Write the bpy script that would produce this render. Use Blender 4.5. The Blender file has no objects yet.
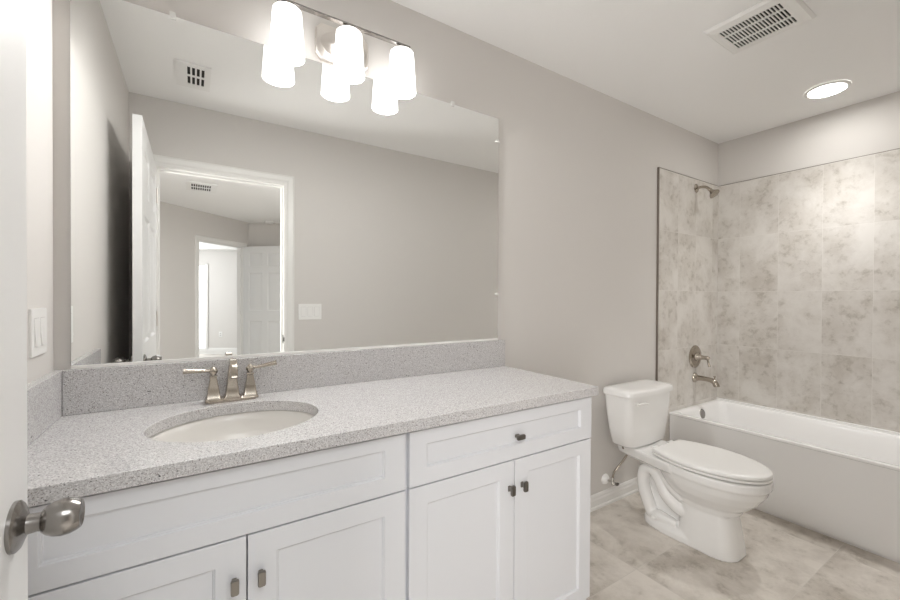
import bpy, bmesh, math, random
from mathutils import Vector, Matrix

S = bpy.context.scene
COL = S.collection
R = math.radians
PI = math.pi

# ------------------------------------------------------------------ camera
cam_d = bpy.data.cameras.new('camera')
cam = bpy.data.objects.new('camera', cam_d)
COL.objects.link(cam)
S.camera = cam
FPX, YAW, CX, CY, ROLL, PITCH = 407.3673, 33.7495, 466.5361, 300.8374, 0.2676, -0.4386
cam_d.sensor_width = 36.0
cam_d.sensor_fit = 'HORIZONTAL'
cam_d.lens = FPX / 900 * 36
cam_d.shift_x = -(CX - 450) / 900
cam_d.shift_y = (CY - 300) / 900
cam_d.clip_start = 0.02
yw, pt, rl = R(YAW), R(PITCH), R(ROLL)
F_ = Vector((math.sin(yw) * math.cos(pt), math.cos(yw) * math.cos(pt), math.sin(pt)))
R_ = Vector((math.cos(yw), -math.sin(yw), 0))
U_ = R_.cross(F_)
R2 = R_ * math.cos(rl) + U_ * math.sin(rl)
U2 = U_ * math.cos(rl) - R_ * math.sin(rl)
cam.matrix_world = Matrix(((R2.x, U2.x, -F_.x, 0.0), (R2.y, U2.y, -F_.y, -1.5605), (R2.z, U2.z, -F_.z, 1.2314), (0, 0, 0, 1)))

# ------------------------------------------------------------------ world, lights, exposure
w = bpy.data.worlds.new('world')
S.world = w
w.use_nodes = True
w.node_tree.nodes['Background'].inputs[0].default_value = (0.8, 0.9, 1.0, 1)
w.node_tree.nodes['Background'].inputs[1].default_value = 0.6
S.view_settings.view_transform = 'Standard'
S.view_settings.look = 'None'
S.view_settings.exposure = 0.29
S.view_settings.gamma = 1.0
S.view_settings.use_curve_mapping = False
S.cycles.max_bounces = 14
S.cycles.diffuse_bounces = 8
S.cycles.glossy_bounces = 8
S.cycles.transmission_bounces = 8
S.cycles.sample_clamp_indirect = 6.0
S.cycles.use_denoising = True


def area_light(name, loc, target, sx, sy, power, color=(1, 1, 1)):
    d = bpy.data.lights.new(name, 'AREA')
    d.shape = 'RECTANGLE'
    d.size, d.size_y, d.energy, d.color = sx, sy, power, color
    o = bpy.data.objects.new(name, d)
    COL.objects.link(o)
    o.location = loc
    o.rotation_euler = (Vector(target) - Vector(loc)).to_track_quat('-Z', 'Y').to_euler()
    return o


HALL_FILL = area_light('hall_ceiling_fill', (0.2, -2.45, 2.42), (0.2, -2.45, 0), 1.5, 1.0, 27, (0.93, 0.97, 1.0))  # unseen added panel under the hall ceiling, standing in for hall daylight
HALL_SIDE_FILL = area_light('hall_side_fill', (-0.50, -2.12, 1.30), (1.5, -0.9, 1.35), 0.26, 1.9, 21, (1.0, 0.975, 0.95))  # unseen added fill panel, brightens the right side through the doorway
ROOM_DAY = area_light('far_room_daylight', (-1.2, -8.0, 1.6), (0.6, -7.2, 1.2), 1.6, 1.6, 36, (0.97, 0.99, 1.0))
P_VANITY, P_CAN, P_SHADE, P_LENS = 6.9, 46.0, 2.0, 44.0

# ------------------------------------------------------------------ helpers


def V3(p):
    return Vector(p)


def box(bm, x0, x1, y0, y1, z0, z1):
    vs = [bm.verts.new(p) for p in ((x0, y0, z0), (x1, y0, z0), (x1, y1, z0), (x0, y1, z0), (x0, y0, z1), (x1, y0, z1), (x1, y1, z1), (x0, y1, z1))]
    for f in ((0, 3, 2, 1), (4, 5, 6, 7), (0, 1, 5, 4), (1, 2, 6, 5), (2, 3, 7, 6), (3, 0, 4, 7)):
        bm.faces.new([vs[i] for i in f])
    return vs


def loft(bm, rings, cap0=True, cap1=True, closed=True):
    rv = [[bm.verts.new(p) for p in r] for r in rings]
    n = len(rv[0])
    for a, b in zip(rv[:-1], rv[1:]):
        for i in range(n if closed else n - 1):
            j = (i + 1) % n
            bm.faces.new((a[i], a[j], b[j], b[i]))
    if cap0:
        bm.faces.new(list(reversed(rv[0])))
    if cap1:
        bm.faces.new(rv[-1])
    return rv


def frame_of(axis):
    a = Vector(axis).normalized()
    t = Vector((0, 0, 1)) if abs(a.z) < 0.9 else Vector((0, 1, 0))
    u = t.cross(a).normalized()
    v = a.cross(u)
    return a, u, v


def lathe(bm, origin, axis, prof, n=32, sx=1.0, sy=1.0, cap0=True, cap1=True):
    """prof: list of (distance along axis, radius)"""
    a, u, v = frame_of(axis)
    o = Vector(origin)
    rings = []
    for d, r in prof:
        r = max(r, 0.0002)
        rings.append([o + a * d + u * (r * sx * math.cos(2 * PI * i / n)) + v * (r * sy * math.sin(2 * PI * i / n)) for i in range(n)])
    loft(bm, rings, cap0, cap1)


def spline(pts, m=8):
    pts = [Vector(p) for p in pts]
    P = [pts[0] * 2 - pts[1]] + pts + [pts[-1] * 2 - pts[-2]]
    out = []
    for i in range(1, len(P) - 2):
        for k in range(m):
            t = k / m
            a, b, c, d = P[i - 1], P[i], P[i + 1], P[i + 2]
            out.append(0.5 * ((2 * b) + (c - a) * t + (2 * a - 5 * b + 4 * c - d) * t * t + (3 * b - a - 3 * c + d) * t ** 3))
    out.append(pts[-1])
    return out


def tube(bm, pts, rad, n=16, smooth=8, flat=1.0):
    """rad: number or list (per control point); flat squashes along second axis"""
    if not isinstance(rad, (list, tuple)):
        rad = [rad] * len(pts)
    path = spline(pts, smooth) if smooth > 1 else [Vector(p) for p in pts]
    L = len(path) - 1
    rr = []
    for i in range(len(path)):
        t = i / L * (len(rad) - 1)
        k = min(int(t), len(rad) - 2)
        rr.append(rad[k] * (1 - (t - k)) + rad[k + 1] * (t - k))
    tang = [(path[min(i + 1, L)] - path[max(i - 1, 0)]).normalized() for i in range(L + 1)]
    _, u, v = frame_of(tang[0])
    rings = []
    for i, p in enumerate(path):
        a = tang[i]
        u = (u - a * u.dot(a)).normalized()
        v = a.cross(u)
        rings.append([p + u * (rr[i] * math.cos(2 * PI * k / n)) + v * (rr[i] * flat * math.sin(2 * PI * k / n)) for k in range(n)])
    loft(bm, rings)


def rrect(hx, hy, r, n=6, cx=0.0, cy=0.0, bow=0.0):
    """rounded rectangle outline, counter-clockwise; bow pushes the -y side out"""
    out = []
    for (sx, sy, a0) in ((1, 1, 0), (-1, 1, 90), (-1, -1, 180), (1, -1, 270)):
        for k in range(n + 1):
            a = R(a0 + 90 * k / n)
            out.append((cx + sx * (hx - r) + r * math.cos(a), cy + sy * (hy - r) + r * math.sin(a)))
        if sx == 1 and sy == 1 or sx == -1 and sy == -1:
            m = 8
            x0, x1 = (hx - r, -(hx - r)) if sy == 1 else (-(hx - r), hx - r)
            for k in range(1, m):
                out.append((cx + x0 + (x1 - x0) * k / m, cy + sy * hy))
    if bow:
        res = []
        for x, y in out:
            t = (x - cx) / hx
            f = max(0.0, (cy - y) / hy)
            res.append((x, y - bow * (1 - t * t) * f))
        out = res
    return out


def obj(name, bm, mat, parent=None, smooth=True, bevel=None, seg=2, angle=35, label=None):
    bmesh.ops.recalc_face_normals(bm, faces=bm.faces)
    me = bpy.data.meshes.new(name)
    bm.to_mesh(me)
    bm.free()
    o = bpy.data.objects.new(name, me)
    COL.objects.link(o)
    me.materials.append(mat)
    if smooth:
        for p in me.polygons:
            p.use_smooth = True
        me.set_sharp_from_angle(angle=R(angle))
    if bevel:
        md = o.modifiers.new('bevel', 'BEVEL')
        md.width, md.segments, md.limit_method, md.angle_limit = bevel, seg, 'ANGLE', R(40)
        md.harden_normals = True
    if parent is not None:
        o.parent = parent
        o.matrix_parent_inverse = parent.matrix_basis.inverted()
    if label:
        o['label'] = label
    return o


def thing(name, label, cat, loc=(0, 0, 0), group=None):
    o = bpy.data.objects.new(name, None)
    o.empty_display_size = 0.05
    COL.objects.link(o)
    o.location = loc
    o['label'] = label
    o['category'] = cat
    if group:
        o['group'] = group
    return o


def struct(name, bm, mat, **k):
    o = obj(name, bm, mat, **k)
    if k.get('parent') is None:
        o['kind'] = 'structure'
    return o


def NB():
    return bmesh.new()


def bxs(*boxes):
    bm = NB()
    for b in boxes:
        box(bm, *b)
    return bm


# ------------------------------------------------------------------ materials


def mat(name, color, rough=0.5, metal=0.0, spec=0.5, coat=0.0):
    m = bpy.data.materials.new(name)
    m.use_nodes = True
    b = m.node_tree.nodes['Principled BSDF']
    b.inputs['Base Color'].default_value = (*color, 1)
    b.inputs['Roughness'].default_value = rough
    b.inputs['Metallic'].default_value = metal
    b.inputs['Specular IOR Level'].default_value = spec
    b.inputs['Coat Weight'].default_value = coat
    return m


def nd(m, t, **props):
    n = m.node_tree.nodes.new(t)
    for k, v in props.items():
        setattr(n, k, v)
    return n


def lk(m, a, b):
    m.node_tree.links.new(a, b)


def bsdf(m):
    return m.node_tree.nodes['Principled BSDF']


def add_bump(m, scale, strength, dist=0.001, detail=3, rough=0.5):
    tc = nd(m, 'ShaderNodeTexCoord')
    n = nd(m, 'ShaderNodeTexNoise')
    n.inputs['Scale'].default_value = scale
    n.inputs['Detail'].default_value = detail
    n.inputs['Roughness'].default_value = rough
    b = nd(m, 'ShaderNodeBump')
    b.inputs['Strength'].default_value = strength
    b.inputs['Distance'].default_value = dist
    lk(m, tc.outputs['Object'], n.inputs['Vector'])
    lk(m, n.outputs['Fac'], b.inputs['Height'])
    lk(m, b.outputs['Normal'], bsdf(m).inputs['Normal'])
    return n


def emis(name, color, strength):
    m = bpy.data.materials.new(name)
    m.use_nodes = True
    b = bsdf(m)
    b.inputs['Base Color'].default_value = (0.8, 0.8, 0.8, 1)
    b.inputs['Emission Color'].default_value = (*color, 1)
    b.inputs['Emission Strength'].default_value = strength
    return m


WALL = mat('greige_paint', (0.665, 0.642, 0.618), 0.75, spec=0.3)
add_bump(WALL, 260, 0.12, 0.0008)
CEIL = mat('ceiling_paint', (0.91, 0.908, 0.90), 0.9, spec=0.2)
add_bump(CEIL, 70, 0.35, 0.002, 4)
TRIM = mat('white_trim_paint', (0.80, 0.79, 0.77), 0.35)
DOORP = mat('white_door_paint', (0.76, 0.76, 0.755), 0.38)
CAB = mat('white_cabinet_paint', (0.75, 0.76, 0.79), 0.4)
CHINA = mat('white_china', (0.85, 0.845, 0.835), 0.08, spec=0.5, coat=0.3)
ACRYL = mat('white_tub_enamel', (0.89, 0.885, 0.88), 0.14)
PLASTIC = mat('white_plastic', (0.85, 0.845, 0.83), 0.3)
NICKEL = mat('brushed_nickel', (0.44, 0.395, 0.34), 0.17, 1.0)
NICKELD = mat('satin_nickel', (0.30, 0.285, 0.27), 0.22, 1.0)
PULL = mat('dark_satin_pull', (0.22, 0.205, 0.185), 0.32, 1.0)
GAPM = mat('switch_gap', (0.55, 0.54, 0.53), 0.5)
SINKC = mat('grey_white_sink_china', (0.74, 0.72, 0.69), 0.15, spec=0.4)
NICKELW = mat('light_satin_nickel', (0.78, 0.74, 0.70), 0.3, 1.0)
CHROME = mat('polished_chrome', (0.75, 0.74, 0.72), 0.1, 1.0)
MIRROR = mat('silvered_mirror', (0.965, 0.975, 0.968), 0.0, 1.0)
MEDGE = mat('dark_mirror_edge', (0.05, 0.048, 0.045), 0.5)
DARK = mat('vent_shade_black', (0.025, 0.022, 0.02), 0.8)  # near-black paint for the shade behind the vent slots
TEDGE = mat('dark_bronze_edge_trim', (0.20, 0.17, 0.145), 0.4, 0.3)
CLEAR = mat('clear_plastic', (0.8, 0.8, 0.78), 0.15)
CAULK = mat('white_caulk', (0.82, 0.81, 0.79), 0.5)
SHADE = emis('lit_frosted_glass', (1.0, 0.99, 0.975), P_SHADE)
BULB = emis('lit_bulb', (1.0, 0.99, 0.97), P_SHADE)
LENS = emis('lit_lens', (1.0, 0.985, 0.95), P_LENS)
PANE = emis('bright_window', (0.96, 0.98, 1.0), 2.2)
CARPET = mat('pale_carpet', (0.62, 0.59, 0.55), 0.95)
RUBBER = mat('black_rubber', (0.03, 0.03, 0.03), 0.6)


def granite():
    m = mat('speckled_granite', (0.6, 0.58, 0.56), 0.16, spec=0.5)
    tc = nd(m, 'ShaderNodeTexCoord')
    base = nd(m, 'ShaderNodeTexNoise')
    base.inputs['Scale'].default_value = 300
    base.inputs['Detail'].default_value = 3
    r0 = nd(m, 'ShaderNodeValToRGB')
    r0.color_ramp.elements[0].position = 0.38
    r0.color_ramp.elements[0].color = (0.47, 0.46, 0.465, 1)
    r0.color_ramp.elements[1].position = 0.62
    r0.color_ramp.elements[1].color = (0.69, 0.68, 0.68, 1)
    lk(m, tc.outputs['Object'], base.inputs['Vector'])
    lk(m, base.outputs['Fac'], r0.inputs['Fac'])
    prev = r0.outputs['Color']
    for scale, lo, hi, col in ((380, 0.60, 0.68, (0.30, 0.27, 0.26, 1)), (270, 0.67, 0.71, (0.06, 0.055, 0.06, 1)), (420, 0.62, 0.68, (0.85, 0.84, 0.83, 1))):
        n = nd(m, 'ShaderNodeTexNoise')
        n.inputs['Scale'].default_value = scale
        n.inputs['Detail'].default_value = 1.5
        mp = nd(m, 'ShaderNodeMapping')
        mp.inputs['Location'].default_value = (scale * 0.37, scale * 0.11, 3.1)
        rr = nd(m, 'ShaderNodeMapRange')
        rr.inputs['From Min'].default_value = lo
        rr.inputs['From Max'].default_value = hi
        mx = nd(m, 'ShaderNodeMixRGB')
        mx.inputs['Color2'].default_value = col
        lk(m, tc.outputs['Object'], mp.inputs['Vector'])
        lk(m, mp.outputs['Vector'], n.inputs['Vector'])
        lk(m, n.outputs['Fac'], rr.inputs['Value'])
        lk(m, rr.outputs['Result'], mx.inputs['Fac'])
        lk(m, prev, mx.inputs['Color1'])
        prev = mx.outputs['Color']
    lk(m, prev, bsdf(m).inputs['Base Color'])
    return m


GRANITE = granite()


def stone_tile(name, ax_u, ax_v, off_u, off_v, tw, th, light, dark, grout, rough=0.3, mort=0.0009, ns=4.5):
    """stack-bond stone tiles laid in world axes, each tile cut from its own piece of stone"""
    m = mat(name, light, rough)
    tc = nd(m, 'ShaderNodeTexCoord')
    sp = nd(m, 'ShaderNodeSeparateXYZ')
    cb = nd(m, 'ShaderNodeCombineXYZ')
    au = nd(m, 'ShaderNodeMath', operation='ADD')
    av = nd(m, 'ShaderNodeMath', operation='ADD')
    au.inputs[1].default_value = off_u
    av.inputs[1].default_value = off_v
    lk(m, tc.outputs['Object'], sp.inputs[0])
    lk(m, sp.outputs[ax_u], au.inputs[0])
    lk(m, sp.outputs[ax_v], av.inputs[0])
    lk(m, au.outputs[0], cb.inputs[0])
    lk(m, av.outputs[0], cb.inputs[1])
    br = nd(m, 'ShaderNodeTexBrick')
    br.offset = 0.0
    br.squash = 1.0
    br.inputs['Scale'].default_value = 1
    br.inputs['Mortar Size'].default_value = mort
    br.inputs['Mortar Smooth'].default_value = 0.2
    br.inputs['Brick Width'].default_value = tw
    br.inputs['Row Height'].default_value = th
    br.inputs['Color1'].default_value = (0, 0, 0, 1)
    br.inputs['Color2'].default_value = (1, 1, 1, 1)
    br.inputs['Mortar'].default_value = (0.5, 0.5, 0.5, 1)
    lk(m, cb.outputs[0], br.inputs['Vector'])
    wv = nd(m, 'ShaderNodeMath', operation='MULTIPLY')
    wv.inputs[1].default_value = 7.0
    lk(m, br.outputs['Color'], wv.inputs[0])
    n1 = nd(m, 'ShaderNodeTexNoise', noise_dimensions='4D')
    n1.inputs['Scale'].default_value = ns
    n1.inputs['Detail'].default_value = 9
    n1.inputs['Roughness'].default_value = 0.68
    n1.inputs['Distortion'].default_value = 0.25
    lk(m, tc.outputs['Object'], n1.inputs['Vector'])
    lk(m, wv.outputs[0], n1.inputs['W'])
    r1 = nd(m, 'ShaderNodeValToRGB')
    e = r1.color_ramp.elements
    e[0].position = 0.34
    e[0].color = (*dark, 1)
    e[1].position = 0.60
    e[1].color = (*light, 1)
    lk(m, n1.outputs['Fac'], r1.inputs['Fac'])
    n2 = nd(m, 'ShaderNodeTexNoise', noise_dimensions='4D')
    n2.inputs['Scale'].default_value = ns * 5
    n2.inputs['Detail'].default_value = 6
    n2.inputs['Roughness'].default_value = 0.7
    lk(m, tc.outputs['Object'], n2.inputs['Vector'])
    lk(m, wv.outputs[0], n2.inputs['W'])
    r2 = nd(m, 'ShaderNodeMapRange')
    r2.inputs['From Min'].default_value = 0.50
    r2.inputs['From Max'].default_value = 0.66
    r2.inputs['To Max'].default_value = 0.75
    lk(m, n2.outputs['Fac'], r2.inputs['Value'])
    mk = nd(m, 'ShaderNodeMapRange')
    mk.inputs['From Min'].default_value = 0.54
    mk.inputs['From Max'].default_value = 0.44
    lk(m, n1.outputs['Fac'], mk.inputs['Value'])
    mm = nd(m, 'ShaderNodeMath', operation='MULTIPLY')
    lk(m, r2.outputs['Result'], mm.inputs[0])
    lk(m, mk.outputs['Result'], mm.inputs[1])
    mx = nd(m, 'ShaderNodeMixRGB')
    mx.inputs['Color2'].default_value = (dark[0] * 0.66, dark[1] * 0.64, dark[2] * 0.60, 1)
    lk(m, mm.outputs[0], mx.inputs['Fac'])
    lk(m, r1.outputs['Color'], mx.inputs['Color1'])
    mg = nd(m, 'ShaderNodeMixRGB')
    mg.inputs['Color2'].default_value = (*grout, 1)
    lk(m, br.outputs['Fac'], mg.inputs['Fac'])
    lk(m, mx.outputs['Color'], mg.inputs['Color1'])
    lk(m, mg.outputs['Color'], bsdf(m).inputs['Base Color'])
    bp = nd(m, 'ShaderNodeBump', invert=True)
    bp.inputs['Strength'].default_value = 0.4
    bp.inputs['Distance'].default_value = 0.001
    lk(m, br.outputs['Fac'], bp.inputs['Height'])
    lk(m, bp.outputs['Normal'], bsdf(m).inputs['Normal'])
    return m


T_L, T_D, T_G = (0.70, 0.675, 0.64), (0.54, 0.505, 0.46), (0.74, 0.715, 0.68)
TILE_FAR = stone_tile('stone_wall_tile', 'Y', 'Z', 10 * 0.2405 + 0.162, 5 * 0.406 - 1.287, 0.2405, 0.406, T_L, T_D, T_G)
TILE_SIDE = stone_tile('stone_wall_tile_end', 'X', 'Z', -2.572, 5 * 0.406 - 1.287, 0.2405, 0.406, T_L, T_D, T_G)
FLOORT = stone_tile('stone_floor_tile', 'X', 'Y', 0.17, 20 * 0.46, 0.92, 0.46, (0.76, 0.715, 0.66), (0.46, 0.415, 0.36), (0.64, 0.605, 0.555), 0.3, 0.0013, 3.2)

# ------------------------------------------------------------------ shell
XL, XF, YB, H = -0.322, 3.396, -1.575, 2.44
YO = -1.69            # hall face of the door-side wall
DX0, DX1, DH = -0.19, 0.527, 2.035
T = 0.1

struct('floor', bxs((XL - T, XF + T, YO, T, -0.12, 0)), FLOORT, smooth=False)
struct('ceiling', bxs((XL - T, XF + T, YO, T, H, H + 0.12)), CEIL, smooth=False)
struct('wall_mirror_side', bxs((XL - T, XF + T, 0, T, 0, H)), WALL, smooth=False)
struct('wall_left', bxs((XL - T, XL, YO, 0, 0, H)), WALL, smooth=False)
struct('wall_tub_side', bxs((XF, XF + T, YO, 0, 0, H)), WALL, smooth=False)
struct('wall_door_side', bxs((XL, DX0 - 0.02, YO, YB, 0, H), (DX1 + 0.02, XF, YO, YB, 0, H), (DX0 - 0.02, DX1 + 0.02, YO, YB, DH + 0.02, H)), WALL, smooth=False)

# tile surround
TZ = 2.104
struct('wall_tile_far', bxs((XF - 0.01, XF, YB + 0.01, 0, 0.44, TZ)), TILE_FAR, smooth=False)
struct('wall_tile_mirror_side', bxs((2.575, XF - 0.01, -0.01, 0, 0.0, TZ)), TILE_SIDE, smooth=False)
struct('wall_tile_door_side', bxs((2.575, XF - 0.01, YB, YB + 0.01, 0.0, TZ)), TILE_SIDE, smooth=False)
struct('trim_1', bxs((2.5685, 2.575, -0.0125, 0, 0.083, TZ + 0.003)), TEDGE, smooth=False)
struct('trim_2', bxs((2.575, XF - 0.01, -0.0115, 0, TZ, TZ + 0.003)), TEDGE, smooth=False)
struct('trim_3', bxs((XF - 0.0115, XF, YB + 0.01, 0.0, TZ, TZ + 0.003)), TEDGE, smooth=False)


def baseboard(name, pts, h=0.083, t=0.014):
    """pts: two xy end points; the board's thickness goes to the left of the direction"""
    a, b = Vector((*pts[0], 0)), Vector((*pts[1], 0))
    d = (b - a).normalized()
    n = Vector((-d.y, d.x, 0))
    prof = [(0, 0), (t + 0.006, 0), (t + 0.006, 0.012), (t, 0.018), (t, h * 0.62), (t * 0.75, h * 0.72), (t * 0.7, h * 0.85), (t * 0.35, h * 0.97), (0, h)]
    bm = NB()
    loft(bm, [[p + n * u + Vector((0, 0, z)) for u, z in prof] for p in (a, b)])
    return struct(name, bm, TRIM, smooth=False)


baseboard('baseboard_mirror_side', ((2.5685, 0), (1.262, 0)))
baseboard('baseboard_door_side', ((0.60, YB), (2.70, YB)))


# door casing (bathroom side) and jamb
def casing(name, P0, d, w, h, cw=0.068, t=0.017, n=None, jamb=0.115, matl=None):
    """P0: floor point of the opening's left side; d: direction along the wall; n: outward normal"""
    P0, d, n = Vector(P0), Vector(d).normalized(), Vector(n).normalized()
    up = Vector((0, 0, 1))
    prof = [(0.006, 0), (0.006, t * 0.55), (0.018, t * 0.8), (0.030, t * 0.7), (cw - 0.012, t), (cw, t * 0.8), (cw, 0)]
    path = [(lambda u: P0 - d * u), (lambda u: P0 - d * u + up * (h + u)), (lambda u: P0 + d * (w + u) + up * (h + u)), (lambda u: P0 + d * (w + u))]
    bm = NB()
    loft(bm, [[f(u) + n * q for u, q in prof] for f in path])

    def ob(u0, u1, q0, q1, z0, z1):
        vs = [bm.verts.new(P0 + d * u + n * q + up * z) for u, q, z in ((u0, q0, z0), (u1, q0, z0), (u1, q1, z0), (u0, q1, z0), (u0, q0, z1), (u1, q0, z1), (u1, q1, z1), (u0, q1, z1))]
        for f in ((0, 3, 2, 1), (4, 5, 6, 7), (0, 1, 5, 4), (1, 2, 6, 5), (2, 3, 7, 6), (3, 0, 4, 7)):
            bm.faces.new([vs[i] for i in f])
    ob(-0.019, 0, -jamb, 0, 0, h + 0.019)
    ob(w, w + 0.019, -jamb, 0, 0, h + 0.019)
    ob(0, w, -jamb, 0, h, h + 0.019)
    # door stop
    ob(0, 0.01, -0.075, -0.04, 0, h)
    ob(w - 0.01, w, -0.075, -0.04, 0, h)
    ob(0.01, w - 0.01, -0.075, -0.04, h - 0.01, h)
    return struct(name, bm, TRIM, smooth=False)


cas1 = casing('trim_4', (DX0, YB, 0), (1, 0, 0), DX1 - DX0, DH - 0.012, n=(0, 1, 0))
bm = bxs((DX1 - 0.0015, DX1 + 0.002, YB - 0.033, YB - 0.008, 0.90, 0.96), (DX1 - 0.0015, DX1 + 0.004, YB - 0.010, YB + 0.004, 0.915, 0.945))
obj('strike_plate', bm, NICKELD, cas1, smooth=False, label='metal strike plate')


# ------------------------------------------------------------------ doors
def panel_slab(bm, w, h, t, xc, zc, cells, prof, both=True):
    """slab from x 0..w, y -t..0, z 0..h with profiled panels in the listed (column, row) cells.
    prof: (inset, depth) rings; the last one is filled"""
    for side in ((0, -1), (1, 1)) if both else ((0, -1),):
        y0 = -t if side[1] == -1 else 0.0
        s = -side[1]     # +1: depth goes +y (front face at -t), -1: depth goes -y
        for i in range(len(xc) - 1):
            for j in range(len(zc) - 1):
                a, b, c, e = xc[i], xc[i + 1], zc[j], zc[j + 1]
                if (i, j) in cells:
                    rings = []
                    for ins, dep in [(0, 0)] + prof:
                        y = y0 + s * dep
                        rings.append([bm.verts.new(p) for p in ((a + ins, y, c + ins), (b - ins, y, c + ins), (b - ins, y, e - ins), (a + ins, y, e - ins))])
                    for r0, r1 in zip(rings[:-1], rings[1:]):
                        for k in range(4):
                            l = (k + 1) % 4
                            bm.faces.new((r0[k], r0[l], r1[l], r1[k]))
                    bm.faces.new(rings[-1])
                else:
                    bm.faces.new([bm.verts.new(p) for p in ((a, y0, c), (b, y0, c), (b, y0, e), (a, y0, e))])
    yb = 0.0
    if not both:
        for i in range(len(xc) - 1):
            for j in range(len(zc) - 1):
                bm.faces.new([bm.verts.new(p) for p in ((xc[i], yb, zc[j]), (xc[i + 1], yb, zc[j]), (xc[i + 1], yb, zc[j + 1]), (xc[i], yb, zc[j + 1]))])
    for i in range(len(xc) - 1):
        for z in (0, h):
            bm.faces.new([bm.verts.new(p) for p in ((xc[i], -t, z), (xc[i + 1], -t, z), (xc[i + 1], 0, z), (xc[i], 0, z))])
    for j in range(len(zc) - 1):
        for x in (0, w):
            bm.faces.new([bm.verts.new(p) for p in ((x, -t, zc[j]), (x, -t, zc[j + 1]), (x, 0, zc[j + 1]), (x, 0, zc[j]))])
    bmesh.ops.remove_doubles(bm, verts=bm.verts, dist=0.00005)


def six_panel(w, h=2.02, t=0.035):
    st, mid = 0.105, 0.10
    pw = (w - 2 * st - mid) / 2
    xc = [0, st, st + pw, st + pw + mid, w - st, w]
    zc = [0, 0.23, 0.83, 1.00, 1.60, 1.70, 1.91, h]
    cells = {(i, j) for i in (1, 3) for j in (1, 3, 5)}
    bm = NB()
    panel_slab(bm, w, h, t, xc, zc, cells, [(0.010, 0.009), (0.024, 0.009), (0.045, 0.0015)])
    return bm


def place(bm, loc, rz):
    bmesh.ops.transform(bm, matrix=Matrix.Translation(loc) @ Matrix.Rotation(rz, 4, 'Z'), verts=bm.verts)
    return bm


# bathroom door: opened against the left wall; room face at x = -0.183
DW = 0.815
leaf = six_panel(DW)
DROT = R(90) - 0.002
place(leaf, (-0.2285, YB + 0.004, 0.012), DROT)
# local -y face (y=-t) must look towards +x: after a 90 degree turn local y -> -x, so -t -> +t
door1 = struct('door_1', leaf, DOORP, bevel=0.0015)
xf = -0.192
KY, KZ = -0.810, 0.936
bm = NB()
lathe(bm, (xf - 0.001, KY, KZ), (1, 0, 0), [(0, 0.0315), (0.005, 0.0315), (0.008, 0.028), (0.011, 0.020), (0.014, 0.0125), (0.024, 0.0115), (0.027, 0.0125)], 40)
kb = obj('door_knob', bm, NICKELD, door1, label='brushed metal egg-shaped door knob')
bm = NB()
lathe(bm, (xf + 0.0255, KY, KZ), (1, 0, 0), [(0, 0.010), (0.0012, 0.0145), (0.005, 0.0182), (0.012, 0.0218), (0.020, 0.0236), (0.028, 0.0228), (0.035, 0.0200), (0.039, 0.0172), (0.0395, 0.0155), (0.036, 0.011), (0.035, 0.0)], 40)
obj('knob_grip', bm, NICKELD, kb)
bm = NB()
lathe(bm, (xf - 0.037, KY, KZ), (-1, 0, 0), [(0, 0.0335), (0.005, 0.0335), (0.012, 0.022), (0.015, 0.0135), (0.026, 0.0125), (0.030, 0.018), (0.045, 0.026), (0.060, 0.025), (0.068, 0.017), (0.067, 0.0)], 32)
obj('door_knob', bm, NICKELD, door1)
for z in (0.25, 1.05, 1.80):
    bm = NB()
    lathe(bm, (-0.1885, YB + 0.0045, z), (0, 0, 1), [(0, 0.0045), (0.09, 0.0045)], 12)
    obj('hinge', bm, NICKELW, door1)

# ------------------------------------------------------------------ hall and the room beyond (seen in the mirror)
A0, A1 = Vector((-0.62, -4.69, 0)), Vector((0.735, -5.972, 0))
dA = (A1 - A0).normalized()
nA = Vector((-dA.y, dA.x, 0))         # points back to the bathroom side
if nA.y < 0:
    nA = -nA


def along(P, d, s):
    return P + d * s


LA = (A1 - A0).length
oa, ob_ = LA - 0.937, LA - 0.117       # opening along wall A
TH = 0.115


def prism(bm, pts, z0, z1):
    loft(bm, [[Vector((p[0], p[1], z)) for p in pts] for z in (z0, z1)])


def wall_piece(bm, P, d, n, s0, s1, z0, z1, t=TH):
    a, b = P + d * s0, P + d * s1
    prism(bm, [a, b, b - n * t, a - n * t], z0, z1)


bm = NB()
wall_piece(bm, A0, dA, nA, -0.1, oa - 0.02, 0, H)
wall_piece(bm, A0, dA, nA, ob_ + 0.02, LA + 0.05, 0, H)
wall_piece(bm, A0, dA, nA, oa - 0.02, ob_ + 0.02, DH + 0.02, H)
struct('wall_hall_angled', bm, WALL, smooth=False)
B1 = Vector((1.90, -5.36, 0))
dB = (B1 - A1).normalized()
nB = Vector((-dB.y, dB.x, 0))
bm = NB()
wall_piece(bm, A1, dB, nB, 0.0, (B1 - A1).length + 0.1, 0, H)
struct('wall_hall_end', bm, WALL, smooth=False)
struct('wall_hall_left', bxs((-0.72, -0.62, -4.85, YO, 0, H)), WALL, smooth=False)
struct('wall_hall_right', bxs((1.90, 2.00, -5.5, YO, 0, H)), WALL, smooth=False)
bm = NB()
prism(bm, [(-3.6, YO), (2.0, YO), (2.9, -5.0), (2.9, -12), (-3.6, -12)], -0.12, 0)
struct('floor_hall', bm, CARPET, smooth=False)
bm = NB()
prism(bm, [(-3.6, YO), (2.0, YO), (2.9, -5.0), (2.9, -12), (-3.6, -12)], H, H + 0.12)
struct('ceiling_hall', bm, CEIL, smooth=False)
cas2 = casing('trim_5', along(A0, dA, oa), dA, ob_ - oa, DH - 0.012, n=nA, cw=0.068)
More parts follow.
